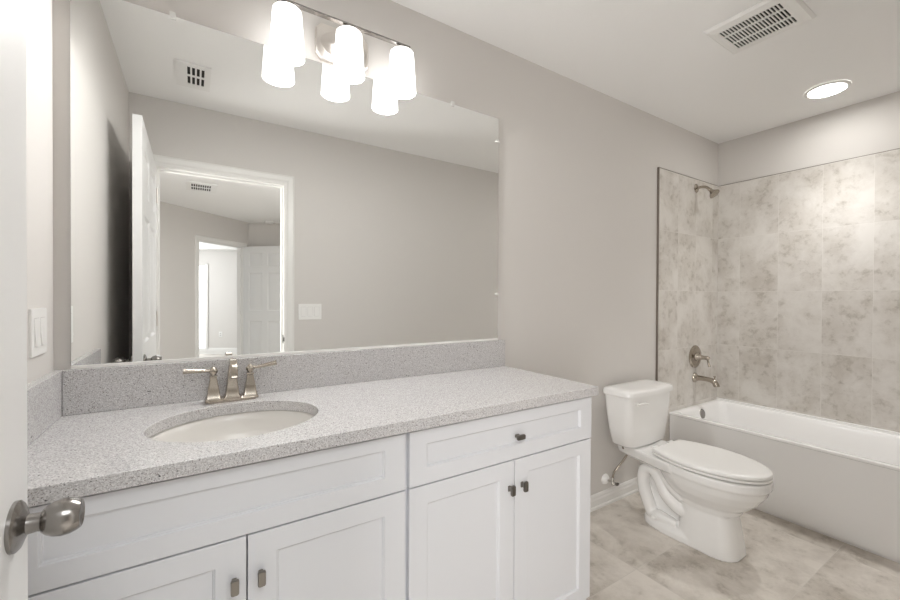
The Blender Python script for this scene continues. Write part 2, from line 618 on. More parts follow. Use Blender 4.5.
# hall door leaf, hinged at the right jamb, standing open into the hall
W2 = 0.80
hinge = along(A0, dA, ob_ - 0.002) + nA * 0.006
bm = six_panel(W2)
place(bm, (hinge.x, hinge.y, 0.012), math.atan2(nA.y, nA.x))
door2 = struct('door_2', bm, DOORP, bevel=0.0015)
bm = NB()
kp = hinge + nA * (W2 - 0.06) + Vector((0, 0, 0.95))
nl = Vector((nA.y, -nA.x, 0))
lathe(bm, kp + nl * 0.035, nl, [(0, 0.032), (0.012, 0.02), (0.028, 0.012), (0.045, 0.026), (0.062, 0.02), (0.066, 0.0)], 20)
obj('door_knob', bm, NICKELD, door2)
# far room
C0 = Vector((0.07, -8.9, 0))
dC = Vector((0.848, 0.53, 0)).normalized()
nC = Vector((-dC.y, dC.x, 0))
bm = NB()
wall_piece(bm, C0, dC, nC, 0.16, 2.6, 0, H)
wall_piece(bm, C0, dC, nC, -3.2, 0.16, 1.88, H)
wall_piece(bm, C0, dC, nC, -3.2, 0.16, 0, 0.12)
wall_piece(bm, C0, dC, nC, -3.2, -1.1, 0.12, 1.88)
struct('wall_far_room', bm, WALL, smooth=False)
bm = NB()
wall_piece(bm, C0, dC, nC, -1.1, 0.16, 0.12, 1.88, 0.03)
struct('window_1', bm, PANE, smooth=False)
bm = NB()
prism(bm, [C0 + dC * 0.16 + nC * 0.02, C0 + dC * 0.21 + nC * 0.02, C0 + dC * 0.21, C0 + dC * 0.16], 0.09, 1.93)
struct('trim_6', bm, TRIM, smooth=False)
a, b = C0 + dC * -3.2 + nC * 0.25, C0 + dC * 2.6 + nC * 0.25
bm = NB()
prism(bm, [a, b, C0 + dC * 2.6, C0 + dC * -3.2], 2.22, H)
struct('trim_7', bm, TRIM, smooth=False)
a, b = C0 + dC * 0.0 + nC * 0.0, C0 + dC * 2.5
baseboard('baseboard_far_room', ((a.x, a.y), (b.x, b.y)), h=0.13)
op = C0 + dC * 0.47 + nC * 0.004 + Vector((0, 0, 0.42))
OUTLET = (tuple(op), tuple(dC), tuple(nC))
struct('wall_room_left', bxs((-3.6, -3.5, -12, -4.0, 0, H)), WALL, smooth=False)
struct('wall_room_right', bxs((2.8, 2.9, -12, -5.0, 0, H)), WALL, smooth=False)

# ------------------------------------------------------------------ vanity cabinets
YC, YD = -0.5255, -0.545   # carcass front, door front


def shaker(x0, x1, z0, z1, fl, fr, ft, fb):
    bm = NB()
    w_, h_ = x1 - x0, z1 - z0
    panel_slab(bm, w_, h_, 0.019, [0, fl, w_ - fr, w_], [0, fb, h_ - ft, h_], {(1, 1)}, [(0.0012, 0.003), (0.0035, 0.0035), (0.0048, 0.0085)], both=False)
    bmesh.ops.translate(bm, vec=(x0, YD + 0.019, z0), verts=bm.verts)
    return bm


def carcass(x0, x1, parent, left_filler=None):
    bm = NB()
    t = 0.016
    box(bm, x0, x0 + t, YC, -0.003, 0.0, 0.868)
    box(bm, x1 - t, x1, YC, -0.003, 0.0, 0.868)
    box(bm, x0 + t, x1 - t, -0.009, -0.003, 0.095, 0.868)
    box(bm, x0 + t, x1 - t, YC + 0.02, -0.009, 0.095, 0.111)
    # face frame
    box(bm, x0 + t, x0 + 0.038, YC, YC + 0.019, 0.095, 0.868)
    box(bm, x1 - 0.038, x1 - t, YC, YC + 0.019, 0.095, 0.868)
    box(bm, x0 + 0.038, x1 - 0.038, YC, YC + 0.019, 0.830, 0.868)
    box(bm, x0 + 0.038, x1 - 0.038, YC, YC + 0.019, 0.685, 0.722)
    box(bm, x0 + 0.038, x1 - 0.038, YC, YC + 0.019, 0.095, 0.130)
    # toe kick
    box(bm, x0 + t, x1 - t, YC + 0.07, YC + 0.085, 0.0, 0.095)
    if left_filler is not None:
        box(bm, left_filler, x0, YC - 0.010, YC + 0.009, 0.095, 0.868)
    return obj('carcass', bm, CAB, parent, smooth=False)


def cab_knob(x, z, horizontal, parent):
    """small pillow shaped pull: foot, waist and oblong head"""
    bm = NB()
    rings = []
    hw, hh = (0.0165, 0.008) if horizontal else (0.008, 0.0165)
    for d, k, q in ((0.0, 0.62, 0.55), (0.003, 0.62, 0.55), (0.007, 0.5, 0.36), (0.012, 0.5, 0.36), (0.0155, 0.9, 0.9), (0.018, 1.0, 1.0), (0.023, 1.0, 1.0), (0.0255, 0.85, 0.93)):
        kx, kz = (q, k) if horizontal else (k, q)
        rings.append([(x + px, YD - d, z + pz) for px, pz in rrect(hw * kx, hh * kz, min(hw * kx, hh * kz) * 0.45, 4)])
    loft(bm, rings)
    return obj('knob', bm, PULL, parent, label='dark satin metal knob')


sb = thing('sink_base_cabinet', 'white vanity cabinet with two doors under the oval sink, beside the open door', 'cabinet', (0.09, -0.27, 0))
carcass(-0.292, 0.4865, sb, XL + 0.001)
obj('false_drawer_front', shaker(-0.288, 0.4805, 0.705, 0.859, 0.058, 0.060, 0.035, 0.046), CAB, sb, smooth=False, bevel=0.0012)
d = obj('cabinet_door', shaker(-0.288, 0.0955, 0.1, 0.701, 0.056, 0.059, 0.052, 0.052), CAB, sb, smooth=False, bevel=0.0012)
cab_knob(0.072, 0.608, False, d)
d = obj('cabinet_door', shaker(0.0985, 0.4805, 0.1, 0.701, 0.059, 0.060, 0.052, 0.052), CAB, sb, smooth=False, bevel=0.0012)
cab_knob(0.124, 0.608, False, d)
db = thing('drawer_base_cabinet', 'white vanity cabinet with one wide drawer over two doors, beside the toilet', 'cabinet', (0.87, -0.27, 0))
carcass(0.4875, 1.2505, db)
d = obj('drawer', shaker(0.4925, 1.2500, 0.705, 0.859, 0.054, 0.059, 0.040, 0.046), CAB, db, smooth=False, bevel=0.0012)
cab_knob(0.880, 0.780, True, d)
d = obj('cabinet_door', shaker(0.4925, 0.8690, 0.1, 0.701, 0.056, 0.059, 0.053, 0.050), CAB, db, smooth=False, bevel=0.0012)
cab_knob(0.848, 0.614, False, d)
d = obj('cabinet_door', shaker(0.8720, 1.2475, 0.1, 0.701, 0.059, 0.061, 0.050, 0.050), CAB, db, smooth=False, bevel=0.0012)
cab_knob(0.902, 0.614, False, d)

# ------------------------------------------------------------------ countertop with undermount sink
CZ0, CZ1, CYF, CXR = 0.869, 0.9012, -0.5694, 1.2587
SX, SY, SA, SBB = 0.102, -0.296, 0.203, 0.180
angs = sorted([2 * PI * k / 72 for k in range(72)] + [math.atan2(y - SY, x - SX) % (2 * PI) for x in (XL, CXR) for y in (CYF, -0.001)])


def rect_hit(a):
    c, s = math.cos(a), math.sin(a)
    best = 1e9
    for lim, comp, o in ((XL, c, SX), (CXR, c, SX), (CYF, s, SY), (-0.001, s, SY)):
        if abs(comp) > 1e-9:
            t = (lim - o) / comp
            if 0 < t < best:
                best = t
    return (SX + c * best, SY + s * best)


bm = NB()
n = len(angs)
ell = lambda a: (SX + SA * math.cos(a), SY + SBB * math.sin(a))
ring = []
for pf, z in ((ell, CZ0), (rect_hit, CZ0), (rect_hit, CZ1), (ell, CZ1)):
    ring.append([bm.verts.new((*pf(a), z)) for a in angs])
for q in range(4):
    A, B = ring[q], ring[(q + 1) % 4]
    for i in range(n):
        j = (i + 1) % n
        bm.faces.new((A[i], A[j], B[j], B[i]))
ct = obj('countertop', bm, GRANITE, None, smooth=False, bevel=0.003)
ct['label'] = 'light speckled granite countertop across both vanity cabinets with an oval sink cutout'
ct['category'] = 'countertop'
obj('backsplash', bxs((XL + 0.0205, CXR - 0.001, -0.020, -0.001, CZ1, 1.027)), GRANITE, ct, smooth=False, bevel=0.002)
obj('side_splash', bxs((XL + 0.0005, XL + 0.02, CYF + 0.012, -0.001, CZ1, 1.027)), GRANITE, ct, smooth=False, bevel=0.002)

sk = thing('sink', 'white oval undermount sink set in the granite countertop', 'sink', (SX, SY, 0.75))
bm = NB()
rings = []
for kz, k, off in ((CZ0 - 0.0005, 1.12, 0), (CZ0 - 0.0005, 1.03, 0), (CZ0 - 0.006, 1.0, 0), (0.84, 0.975, 0), (0.81, 0.93, 0), (0.78, 0.84, 0), (0.757, 0.68, 0), (0.745, 0.45, 0), (0.741, 0.2, 0), (0.739, 0.11, 0)):
    rings.append([(SX + SA * k * math.cos(2 * PI * i / 64), SY + SBB * k * math.sin(2 * PI * i / 64), kz) for i in range(64)])
for kz, k in ((0.731, 0.11), (0.737, 0.47), (0.75, 0.72), (0.775, 0.88), (0.80, 0.97), (0.84, 1.02), (0.855, 1.12)):
    rings.append([(SX + SA * k * math.cos(2 * PI * i / 64), SY + SBB * k * math.sin(2 * PI * i / 64), kz) for i in range(64)])
rv = loft(bm, rings, False, False)
for i in range(64):
    j = (i + 1) % 64
    bm.faces.new((rv[-1][i], rv[-1][j], rv[0][j], rv[0][i]))
obj('basin', bm, SINKC, sk)
bm = NB()
lathe(bm, (SX, SY, 0.7335), (0, 0, 1), [(0, 0.019), (0.004, 0.020), (0.0075, 0.0225), (0.0085, 0.0215), (0.006, 0.016), (0.009, 0.013), (0.010, 0.0)], 28)
obj('drain', bm, NICKEL, sk, label='metal sink drain')

# ------------------------------------------------------------------ faucet
FX, FY, FZ = 0.100, -0.068, CZ1 + 0.0005
fa = thing('faucet', 'brushed nickel two-handle faucet standing behind the oval sink', 'faucet', (FX, FY, FZ))


def sq(cx, cy, z, a, b, r=0.12):
    return [(x, y, z) for x, y in rrect(a, b, min(a, b) * r, 3, cx, cy)]


bm = NB()
loft(bm, [sq(FX, FY, FZ, 0.066, 0.0235, 0.3), sq(FX, FY, FZ + 0.008, 0.066, 0.0235, 0.3), sq(FX, FY, FZ + 0.013, 0.062, 0.018, 0.3)])
obj('base_plate', bm, NICKEL, fa, angle=30)
for s in (-1, 1):
    hx = FX + s * 0.0508
    bm = NB()
    loft(bm, [sq(hx, FY, FZ + 0.004, 0.0225, 0.0225), sq(hx, FY, FZ + 0.010, 0.0225, 0.0225), sq(hx, FY, FZ + 0.017, 0.0185, 0.0185), sq(hx, FY, FZ + 0.05, 0.0135, 0.0135), sq(hx, FY, FZ + 0.077, 0.0088, 0.0088), sq(hx, FY, FZ + 0.079, 0.0108, 0.0108), sq(hx, FY, FZ + 0.083, 0.0108, 0.0108)])
    hd = obj('handle', bm, NICKEL, fa, angle=30)
    bm = NB()
    lathe(bm, (hx, FY, FZ + 0.085), (0, 0, 1), [(0, 0.008), (0.003, 0.0085), (0.009, 0.0125), (0.015, 0.0125), (0.020, 0.0085), (0.024, 0.0055), (0.027, 0.0)], 20)
    lx = 0.078
    dz = 0.004 if s < 0 else 0.010
    tube(bm, [(hx, FY, FZ + 0.099), (hx + s * 0.02, FY - 0.001, FZ + 0.1), (hx + s * 0.05, FY - 0.003, FZ + 0.1 + dz * 0.5), (hx + s * lx, FY - 0.005, FZ + 0.1 + dz)], [0.0058, 0.0052, 0.0066, 0.0082], 14, 6)
    obj('lever', bm, NICKEL, hd)
bm = NB()
tw = [((0, 0), 0.004, 0.0245, 0.025), ((0, 0), 0.012, 0.0245, 0.025), ((0, 0), 0.019, 0.0195, 0.021), ((0, 0), 0.06, 0.0142, 0.017), ((0, -0.002), 0.09, 0.0115, 0.0145)]
rings = [sq(FX + c[0], FY + c[1], FZ + z, a, b) for c, z, a, b in tw]
# neck sweeps forward
path = [(-0.006, 0.108, 82, 0.0105, 0.0130), (-0.014, 0.121, 55, 0.0100, 0.0115), (-0.030, 0.127, 20, 0.0097, 0.0100), (-0.050, 0.124, -12, 0.0096, 0.0092), (-0.070, 0.113, -35, 0.0096, 0.0086), (-0.083, 0.098, -55, 0.0096, 0.0082), (-0.088, 0.085, -72, 0.0096, 0.008)]
for dy, z, ang, a, b in path:
    # direction of travel (towards -y and up by ang); section spans x and the normal in the yz plane
    ny, nz = math.sin(R(ang)), math.cos(R(ang))
    rings.append([(FX + x, FY + dy + y * ny, FZ + z + y * nz) for x, y in rrect(a, b, 0.002, 3)])
loft(bm, rings)
sp_ = obj('spout', bm, NICKEL, fa, angle=30)
bm = NB()
lathe(bm, (FX, FY + 0.017, FZ + 0.085), (0, 0.25, 1), [(0, 0.0025), (0.035, 0.0025), (0.036, 0.005), (0.043, 0.0055), (0.047, 0.003)], 12)
obj('lift_rod', bm, NICKEL, fa)

# ------------------------------------------------------------------ wall mirror
mi = thing('wall_mirror', 'large frameless mirror above the granite backsplash, held by clear clips', 'mirror', (0.467, -0.003, 1.034))
MX0, MX1, MZ0, MZ1 = -0.2856, 1.2203, 1.0345, 2.0953
g = obj('mirror_glass', bxs((MX0, MX1, -0.006, -0.0005, MZ0, MZ1)), MIRROR, mi, smooth=False)
g.data.materials.append(MEDGE)
for p in g.data.polygons:
    if abs(p.normal.y) < 0.5:
        p.material_index = 1
obj('mirror_channel', bxs((MX0, MX1, -0.010, -0.0005, 1.0275, 1.036)), CAULK, mi, smooth=False)
for (cx, cz, dx, dz) in ((-0.055, MZ1, 0, 1), (0.959, MZ1, 0, 1), (MX1, 1.983, 1, 0), (MX1, 1.25, 1, 0)):
    bm = NB()
    if dz:
        box(bm, cx - 0.008, cx + 0.008, -0.0105, -0.0005, cz + 0.0005, cz + 0.011)
        box(bm, cx - 0.008, cx + 0.008, -0.0105, -0.0065, cz - 0.009, cz + 0.0005)
    else:
        box(bm, cx + 0.0005, cx + 0.004, -0.0095, -0.0005, cz - 0.004, cz + 0.004)
        box(bm, cx - 0.016, cx + 0.0005, -0.0095, -0.0065, cz - 0.004, cz + 0.004)
    obj('clip', bm, CLEAR, mi, smooth=False, label='small clear mirror clip')

# ------------------------------------------------------------------ vanity light
vl = thing('vanity_light', 'three-shade brushed nickel wall light mounted above the mirror', 'wall light', (0.463, 0, 2.18))
BX, BZ = 0.466, 2.171
bm = NB()
hw, hh, ch = 0.098, 0.066, 0.020


def octo(k, y, c=ch):
    a, b = hw * k, hh * k
    return [(BX + x, y, BZ + z) for x, z in ((a - c, b), (-a + c, b), (-a, b - c), (-a, -b + c), (-a + c, -b), (a - c, -b), (a, -b + c), (a, b - c))]


loft(bm, [octo(1.0, -0.0005), octo(1.0, -0.014), octo(0.95, -0.018)])
vp = obj('backplate', bm, NICKELW, vl, angle=20)
bm = NB()
lathe(bm, (BX, -0.016, BZ), (0, -1, 0), [(0, 0.083), (0.003, 0.082), (0.008, 0.070), (0.012, 0.045), (0.014, 0.0)], 40, sx=1.0, sy=0.60)
obj('backplate_dome', bm, NICKELW, vp)
LY, BARZ = -0.091, 2.211
bm = NB()
tube(bm, [(BX, -0.024, BZ - 0.002), (BX, -0.05, BZ + 0.01), (BX, -0.075, BZ + 0.036), (BX, LY, BARZ - 0.004)], 0.0055, 12, 6)
lathe(bm, (BX, -0.022, BZ - 0.002), (0, -1, 0), [(0, 0.015), (0.006, 0.015), (0.010, 0.010), (0.012, 0.0)], 20)
obj('arm', bm, NICKELW, vl)
bm = NB()
box(bm, 0.228, 0.705, LY - 0.010, LY + 0.010, BARZ, BARZ + 0.006)
obj('bar', bm, NICKELD, vl, smooth=False, bevel=0.001)
for sx_ in (0.258, 0.466, 0.674):
    bm = NB()
    lathe(bm, (sx_, LY, BARZ), (0, 0, -1), [(0, 0.013), (0.008, 0.013), (0.009, 0.022), (0.020, 0.025), (0.021, 0.0)], 28)
    so = obj('socket', bm, NICKELD, vl)
    bm = NB()
    zt, zb = BARZ - 0.021, 2.031
    prof_o = [(0, 0.030), (0.002, 0.040), (0.007, 0.0450), (0.04, 0.0472), (0.08, 0.0500), (0.12, 0.0525), (zt - zb, 0.0548)]
    prof_i = [(zt - zb, 0.0515), (0.12, 0.049), (0.08, 0.047), (0.04, 0.044), (0.010, 0.041), (0.006, 0.025)]
    lathe(bm, (sx_, LY, zt), (0, 0, -1), prof_o + prof_i, 48, cap0=False, cap1=False)
    sh = obj('shade', bm, SHADE, vl, label='lit white frosted glass shade', angle=60)
    bm = NB()
    lathe(bm, (sx_, LY, BARZ - 0.028), (0, 0, -1), [(0, 0.012), (0.02, 0.014), (0.045, 0.026), (0.065, 0.030), (0.085, 0.026), (0.097, 0.015), (0.101, 0.0)], 24)
    obj('bulb', bm, BULB, sh)
    ld = bpy.data.lights.new('vanity_lamp', 'POINT')
    ld.energy, ld.shadow_soft_size, ld.color = P_VANITY, 0.012, (1.0, 0.99, 0.97)
    lo = bpy.data.objects.new('vanity_lamp', ld)
    COL.objects.link(lo)
    lo.location = (sx_, LY, zb - 0.006)
    lo.parent = vl
    lo.matrix_parent_inverse = vl.matrix_basis.inverted()

# ------------------------------------------------------------------ recessed light
CXX, CYY = 3.03, -0.752
rc = thing('recessed_light', 'round lit recessed ceiling light above the bathtub', 'ceiling light', (CXX, CYY, H))
bm = NB()
lathe(bm, (CXX, CYY, H - 0.0005), (0, 0, -1), [(0, 0.105), (0.003, 0.105), (0.007, 0.098), (0.008, 0.086), (0.003, 0.083)], 48, cap0=False, cap1=False)
obj('trim_ring', bm, PLASTIC, rc)
bm = NB()
lathe(bm, (CXX, CYY, H - 0.001), (0, 0, -1), [(0, 0.084), (0.003, 0.084), (0.0045, 0.07), (0.005, 0.0)], 48)
obj('lens', bm, LENS, rc, label='glowing round lens')
ld = bpy.data.lights.new('can_lamp', 'SPOT')
ld.spot_size, ld.spot_blend, ld.shadow_soft_size = R(100), 0.9, 0.06
ld.energy, ld.color = P_CAN, (1.0, 0.99, 0.975)
lo = bpy.data.objects.new('can_lamp', ld)
COL.objects.link(lo)
lo.location = (CXX, CYY, H - 0.012)
lo.parent = rc
lo.matrix_parent_inverse = rc.matrix_basis.inverted()


# ------------------------------------------------------------------ ceiling grilles
def plate_with_slots(bm, x0, x1, y0, y1, z0, z1, xs, ys):
    """solid bars left standing between slots; xs, ys are the lists of slot intervals"""
    box(bm, x0, x1, y0, ys[0][0], z0, z1)
    box(bm, x0, x1, ys[-1][1], y1, z0, z1)
    box(bm, x0, xs[0][0], ys[0][0], ys[-1][1], z0, z1)
    box(bm, xs[-1][1], x1, ys[0][0], ys[-1][1], z0, z1)
    for (a, b), (c, d_) in zip(xs[:-1], xs[1:]):
        box(bm, b, c, ys[0][0], ys[-1][1], z0, z1)
    for (a, b), (c, d_) in zip(ys[:-1], ys[1:]):
        for s0, s1 in xs:
            box(bm, s0, s1, b, c, z0, z1)


ex = thing('exhaust_fan_grille', 'white ceiling fan grille with three columns of narrow dark slots', 'fan grille', (2.06, -0.77, H))
x0, x1, y0, y1 = 1.915, 2.205, -0.935, -0.612
zt = H - 0.0005
bm = NB()
N = 18
ya, yb_ = -0.885, -0.652
pit = (yb_ - ya) / N
ys = [(ya + i * pit, ya + i * pit + pit * 0.62) for i in range(N)]
xs = [(1.962, 2.012), (2.022, 2.092), (2.102, 2.155)]
plate_with_slots(bm, 1.95, 2.17, -0.90, -0.64, H - 0.016, H - 0.012, xs, ys)
obj('grille', bm, PLASTIC, ex, smooth=False)
bm = NB()
hx_, hy_ = (x1 - x0) / 2, (y1 - y0) / 2
cx_, cy_ = (x0 + x1) / 2, (y0 + y1) / 2
f = lambda a, b, z: [(x, y, z) for x, y in ((cx_ + a, cy_ + b), (cx_ - a, cy_ + b), (cx_ - a, cy_ - b), (cx_ + a, cy_ - b))]
gx, gy, gcx, gcy = 0.11, 0.13, 2.06, -0.77
g_ = lambda z: [(x, y, z) for x, y in ((gcx + gx, gcy + gy), (gcx - gx, gcy + gy), (gcx - gx, gcy - gy), (gcx + gx, gcy - gy))]
loft(bm, [f(hx_, hy_, zt), f(hx_, hy_, zt - 0.003), f(hx_ - 0.010, hy_ - 0.01, zt - 0.012), g_(H - 0.016), g_(H - 0.010)], False, False)
obj('cover', bm, PLASTIC, ex, smooth=False)
obj('backing', bxs((1.951, 2.169, -0.899, -0.641, H - 0.004, H - 0.001)), DARK, ex, smooth=False, label='black backing sheet painted as the shaded fan opening')


def vent(name, label, x0, x1, y0, y1, sx0, sx1, sy0, sy1, nx, ny, gap=0.35):
    v = thing(name, label, 'vent', ((x0 + x1) / 2, (y0 + y1) / 2, H))
    px, py = (sx1 - sx0) / nx, (sy1 - sy0) / ny
    xs = [(sx0 + i * px + px * gap / 2, sx0 + (i + 1) * px - px * gap / 2) for i in range(nx)]
    ys = [(sy0 + i * py + py * 0.08, sy0 + (i + 1) * py - py * 0.08) for i in range(ny)]
    bm = NB()
    plate_with_slots(bm, x0, x1, y0, y1, H - 0.009, H - 0.005, xs, ys)
    obj('face_plate', bm, PLASTIC, v, smooth=False)
    obj('backing', bxs((x0 + 0.012, x1 - 0.012, y0 + 0.012, y1 - 0.012, H - 0.0025, H - 0.0005)), DARK, v, smooth=False)
    bm = NB()
    for a, b, c, d_ in ((x0, x1, y0, y0 + 0.006), (x0, x1, y1 - 0.006, y1), (x0, x0 + 0.006, y0 + 0.006, y1 - 0.006), (x1 - 0.006, x1, y0 + 0.006, y1 - 0.006)):
        box(bm, a, b, c, d_, H - 0.005, H - 0.0005)
    obj('frame', bm, PLASTIC, v, smooth=False)
    return v


vent('ceiling_vent', 'small white air vent in the bathroom ceiling, seen in the mirror above the open door', -0.083, 0.075, -1.29, -1.005, -0.035, 0.050, -1.25, -1.03, 4, 2, 0.4)
vent('ceiling_vent', 'slotted return air vent in the hallway ceiling, seen in the mirror through the doorway', -0.075, 0.21, -4.03, -3.62, -0.03, 0.155, -3.98, -3.68, 9, 2, 0.35)
sd = NB()
lathe(sd, (1.0, -5.65, H - 0.0005), (0, 0, -1), [(0, 0.065), (0.012, 0.065), (0.02, 0.055), (0.035, 0.05), (0.038, 0.0)], 32)
sd = obj('smoke_detector', sd, PLASTIC)
sd['label'] = 'round white smoke detector on the hallway ceiling, seen in the mirror'
sd['category'] = 'smoke detector'


# ------------------------------------------------------------------ switches
def switch_plate(name, label, org, u, nrm, gangs):
    """org: centre; u: horizontal direction along the wall; nrm: outward"""
    u, nrm, org = Vector(u), Vector(nrm), Vector(org)
    t = thing(name, label, 'light switch', org)
    W_ = 0.0695 + 0.046 * (gangs - 1)
    up = Vector((0, 0, 1))

    def blk(bm, a, b, c, d_, q0, q1, r=0.003):
        k = rrect((b - a) / 2, (d_ - c) / 2, r, 3)
        cu, cz = (a + b) / 2, (c + d_) / 2
        loft(bm, [[org + u * (cu + x * s) + up * (cz + z * s) + nrm * q for x, z in k] for q, s in ((q0, 1), (q1 - 0.0015, 1), (q1, 0.985))])
    bm = NB()
    blk(bm, -W_ / 2, W_ / 2, -0.0575, 0.0575, 0.0003, 0.0055)
    obj('face_plate', bm, PLASTIC, t, angle=30)
    for gi in range(gangs):
        c = (gi - (gangs - 1) / 2) * 0.046
        bm = NB()
        # gasket line then rocker, tilted in the middle
        loft(bm, [[org + u * (c + x) + up * z + nrm * q for x, z, q in ((-0.0165, -0.0335, q0), (0.0165, -0.0335, q0), (0.0165, 0, q1), (0.0165, 0.0335, q2), (-0.0165, 0.0335, q2), (-0.0165, 0, q1))] for q0, q1, q2 in ((0.001, 0.001, 0.001), (0.0095, 0.0072, 0.0060))])
        obj('rocker', bm, PLASTIC, t, smooth=False)
        bm = NB()
        for a, b, c0, c1 in ((-0.0178, -0.0165, -0.0348, 0.0348), (0.0165, 0.0178, -0.0348, 0.0348), (-0.0165, 0.0165, -0.0348, -0.0335), (-0.0165, 0.0165, 0.0335, 0.0348)):
            blk(bm, c + a, c + b, c0, c1, 0.003, 0.0057, 0.0003)
        obj('rocker_gap', bm, GAPM, t, smooth=False)
    return t


switch_plate('light_switch', 'white switch plate on the left wall above the side splash, behind the door edge', (XL, -0.1435, 1.143), (0, 1, 0), (1, 0, 0), 2)
switch_plate('light_switch', 'white three-rocker switch plate right of the doorway, seen in the mirror', (0.706, YB, 1.124), (-1, 0, 0), (0, 1, 0), 3)

ot = thing('outlet', 'small white outlet on the far bedroom wall, seen in the mirror', 'outlet', OUTLET[0])
bm = NB()
oP, oD, oN = (Vector(q) for q in OUTLET)
loft(bm, [[oP + oD * x + Vector((0, 0, z)) + oN * q for x, z in rrect(0.035 * k, 0.0575 * k, 0.004, 3)] for q, k in ((-0.0035, 1), (0.001, 1), (0.0025, 0.95))])
obj('cover_plate', bm, PLASTIC, ot)
for dz in (-0.02, 0.02):
    bm = NB()
    loft(bm, [[oP + oD * x + Vector((0, 0, z + dz)) + oN * q for x, z in rrect(0.017, 0.014, 0.006, 3)] for q in (0.002, 0.004)])
    obj('receptacle', bm, GAPM, ot)

# ------------------------------------------------------------------ toilet
TX = 2.155
to = thing('toilet', 'white two-piece elongated toilet standing between the vanity and the bathtub', 'toilet', (TX, -0.42, 0))


def egg(k=1.0, yb=-0.315, ym=-0.52, yf=-0.806, hb=0.128, hm=0.180, n=20, p=2.05):
    """elongated bowl outline, straight across the back; k insets"""
    pts = []
    hb, hm, yb, yf = hb - k, hm - k, yb - k, yf + k
    m = 8
    right = []
    for i in range(m):
        t = i / m
        right.append((hb + (hm - hb) * math.sin(t * PI / 2), yb + (ym - yb) * t))
    for i in range(n + 1):
        a = PI / 2 * i / n
        right.append((hm * math.cos(a) ** (2 / p), ym + (yf - ym) * math.sin(a) ** (2 / p)))
    left = [(-x, y) for x, y in reversed(right[:-1])]
    return [(TX + x, y) for x, y in right + left]


def se(cx, cy, a, b, p, n=48):
    out = []
    for i in range(n):
        t = 2 * PI * i / n
        c, s = math.cos(t), math.sin(t)
        out.append((cx + a * math.copysign(abs(c) ** (2 / p), c), cy + b * math.copysign(abs(s) ** (2 / p), s)))
    return out


bm = NB()
# bowl: widest at the rim, tucking into the front column
L = []
for z, a, yf, yb2, p in ((0.398, 0.176, -0.806, -0.30, 2.15), (0.360, 0.176, -0.806, -0.30, 2.15), (0.352, 0.170, -0.798, -0.30, 2.15), (0.320, 0.163, -0.786, -0.30, 2.15), (0.280, 0.146, -0.758, -0.32, 2.15), (0.245, 0.122, -0.722, -0.35, 2.3), (0.225, 0.106, -0.695, -0.38, 2.4), (0.20, 0.100, -0.685, -0.40, 2.5)):
    L.append([(x, y, z) for x, y in se(TX, (yf + yb2) / 2, a, (yb2 - yf) / 2, p)])
loft(bm, L)
# front column
L = []
for z, a, yf, yb2, p in ((0.30, 0.096, -0.645, -0.43, 2.8), (0.22, 0.096, -0.662, -0.425, 2.8), (0.12, 0.102, -0.678, -0.42, 2.9), (0.03, 0.110, -0.693, -0.41, 2.9), (0.0, 0.112, -0.697, -0.405, 2.9)):
    L.append([(x, y, z) for x, y in se(TX, (yf + yb2) / 2, a, (yb2 - yf) / 2, p)])
loft(bm, L)
# foot
L = []
for z, a, yf, yb2, p in ((0.0, 0.116, -0.60, -0.212, 2.6), (0.028, 0.114, -0.60, -0.215, 2.6), (0.042, 0.104, -0.60, -0.225, 2.6), (0.050, 0.09, -0.6, -0.22, 2.6)):
    L.append([(x, y, z) for x, y in se(TX, (yf + yb2) / 2, a, (yb2 - yf) / 2, p)])
loft(bm, L)
# centre web behind the column
L = []
for z, a, yf, yb2 in ((0.02, 0.050, -0.5, -0.22), (0.15, 0.034, -0.5, -0.21), (0.30, 0.045, -0.5, -0.16), (0.37, 0.09, -0.5, -0.11)):
    L.append([(x, y, z) for x, y in se(TX, (yf + yb2) / 2, a, (yb2 - yf) / 2, 3.0)])
loft(bm, L)
# rear deck carrying the tank
L = []
for z, hb2, hf2, yb2 in ((0.330, 0.080, 0.13, -0.12), (0.352, 0.105, 0.164, -0.090), (0.390, 0.112, 0.172, -0.082), (0.400, 0.110, 0.169, -0.085)):
    L.append([(TX + x, y, z) for x, y in ((hb2, yb2), (hb2 + 0.015, -0.16), (hf2 - 0.025, -0.27), (hf2 - 0.008, -0.36), (hf2, -0.43), (-hf2, -0.43), (-hf2 + 0.008, -0.36), (-hf2 + 0.025, -0.27), (-hb2 - 0.015, -0.16), (-hb2, yb2))])
loft(bm, L)
# exposed trapway on both sides
for s in (-1, 1):
    x = TX + s * 0.060
    tube(bm, [(x - s * 0.01, -0.285, 0.03), (x, -0.255, 0.10), (x + s * 0.004, -0.225, 0.19), (x + s * 0.004, -0.232, 0.275), (x + s * 0.004, -0.278, 0.300), (x + s * 0.004, -0.322, 0.255), (x + s * 0.006, -0.36, 0.19), (x + s * 0.004, -0.42, 0.15), (x, -0.46, 0.14)], [0.034, 0.033, 0.033, 0.034, 0.034, 0.034, 0.035, 0.036, 0.034], 20, 6)
    tube(bm, [(x - s * 0.004, -0.28, 0.335), (x + s * 0.006, -0.34, 0.29), (x + s * 0.012, -0.40, 0.235), (x + s * 0.008, -0.45, 0.205)], [0.022, 0.024, 0.026, 0.026], 16, 6)
    tube(bm, [(x + s * 0.004, -0.27, 0.045), (x + s * 0.010, -0.32, 0.062), (x + s * 0.01, -0.42, 0.055)], [0.022, 0.03, 0.022], 16, 6)
bw = obj('bowl', bm, CHINA, to)
rm = bw.modifiers.new('remesh', 'REMESH')
rm.mode, rm.voxel_size, rm.use_smooth_shade = 'VOXEL', 0.0042, True
sm = bw.modifiers.new('smooth', 'SMOOTH')
sm.factor, sm.iterations = 0.5, 5


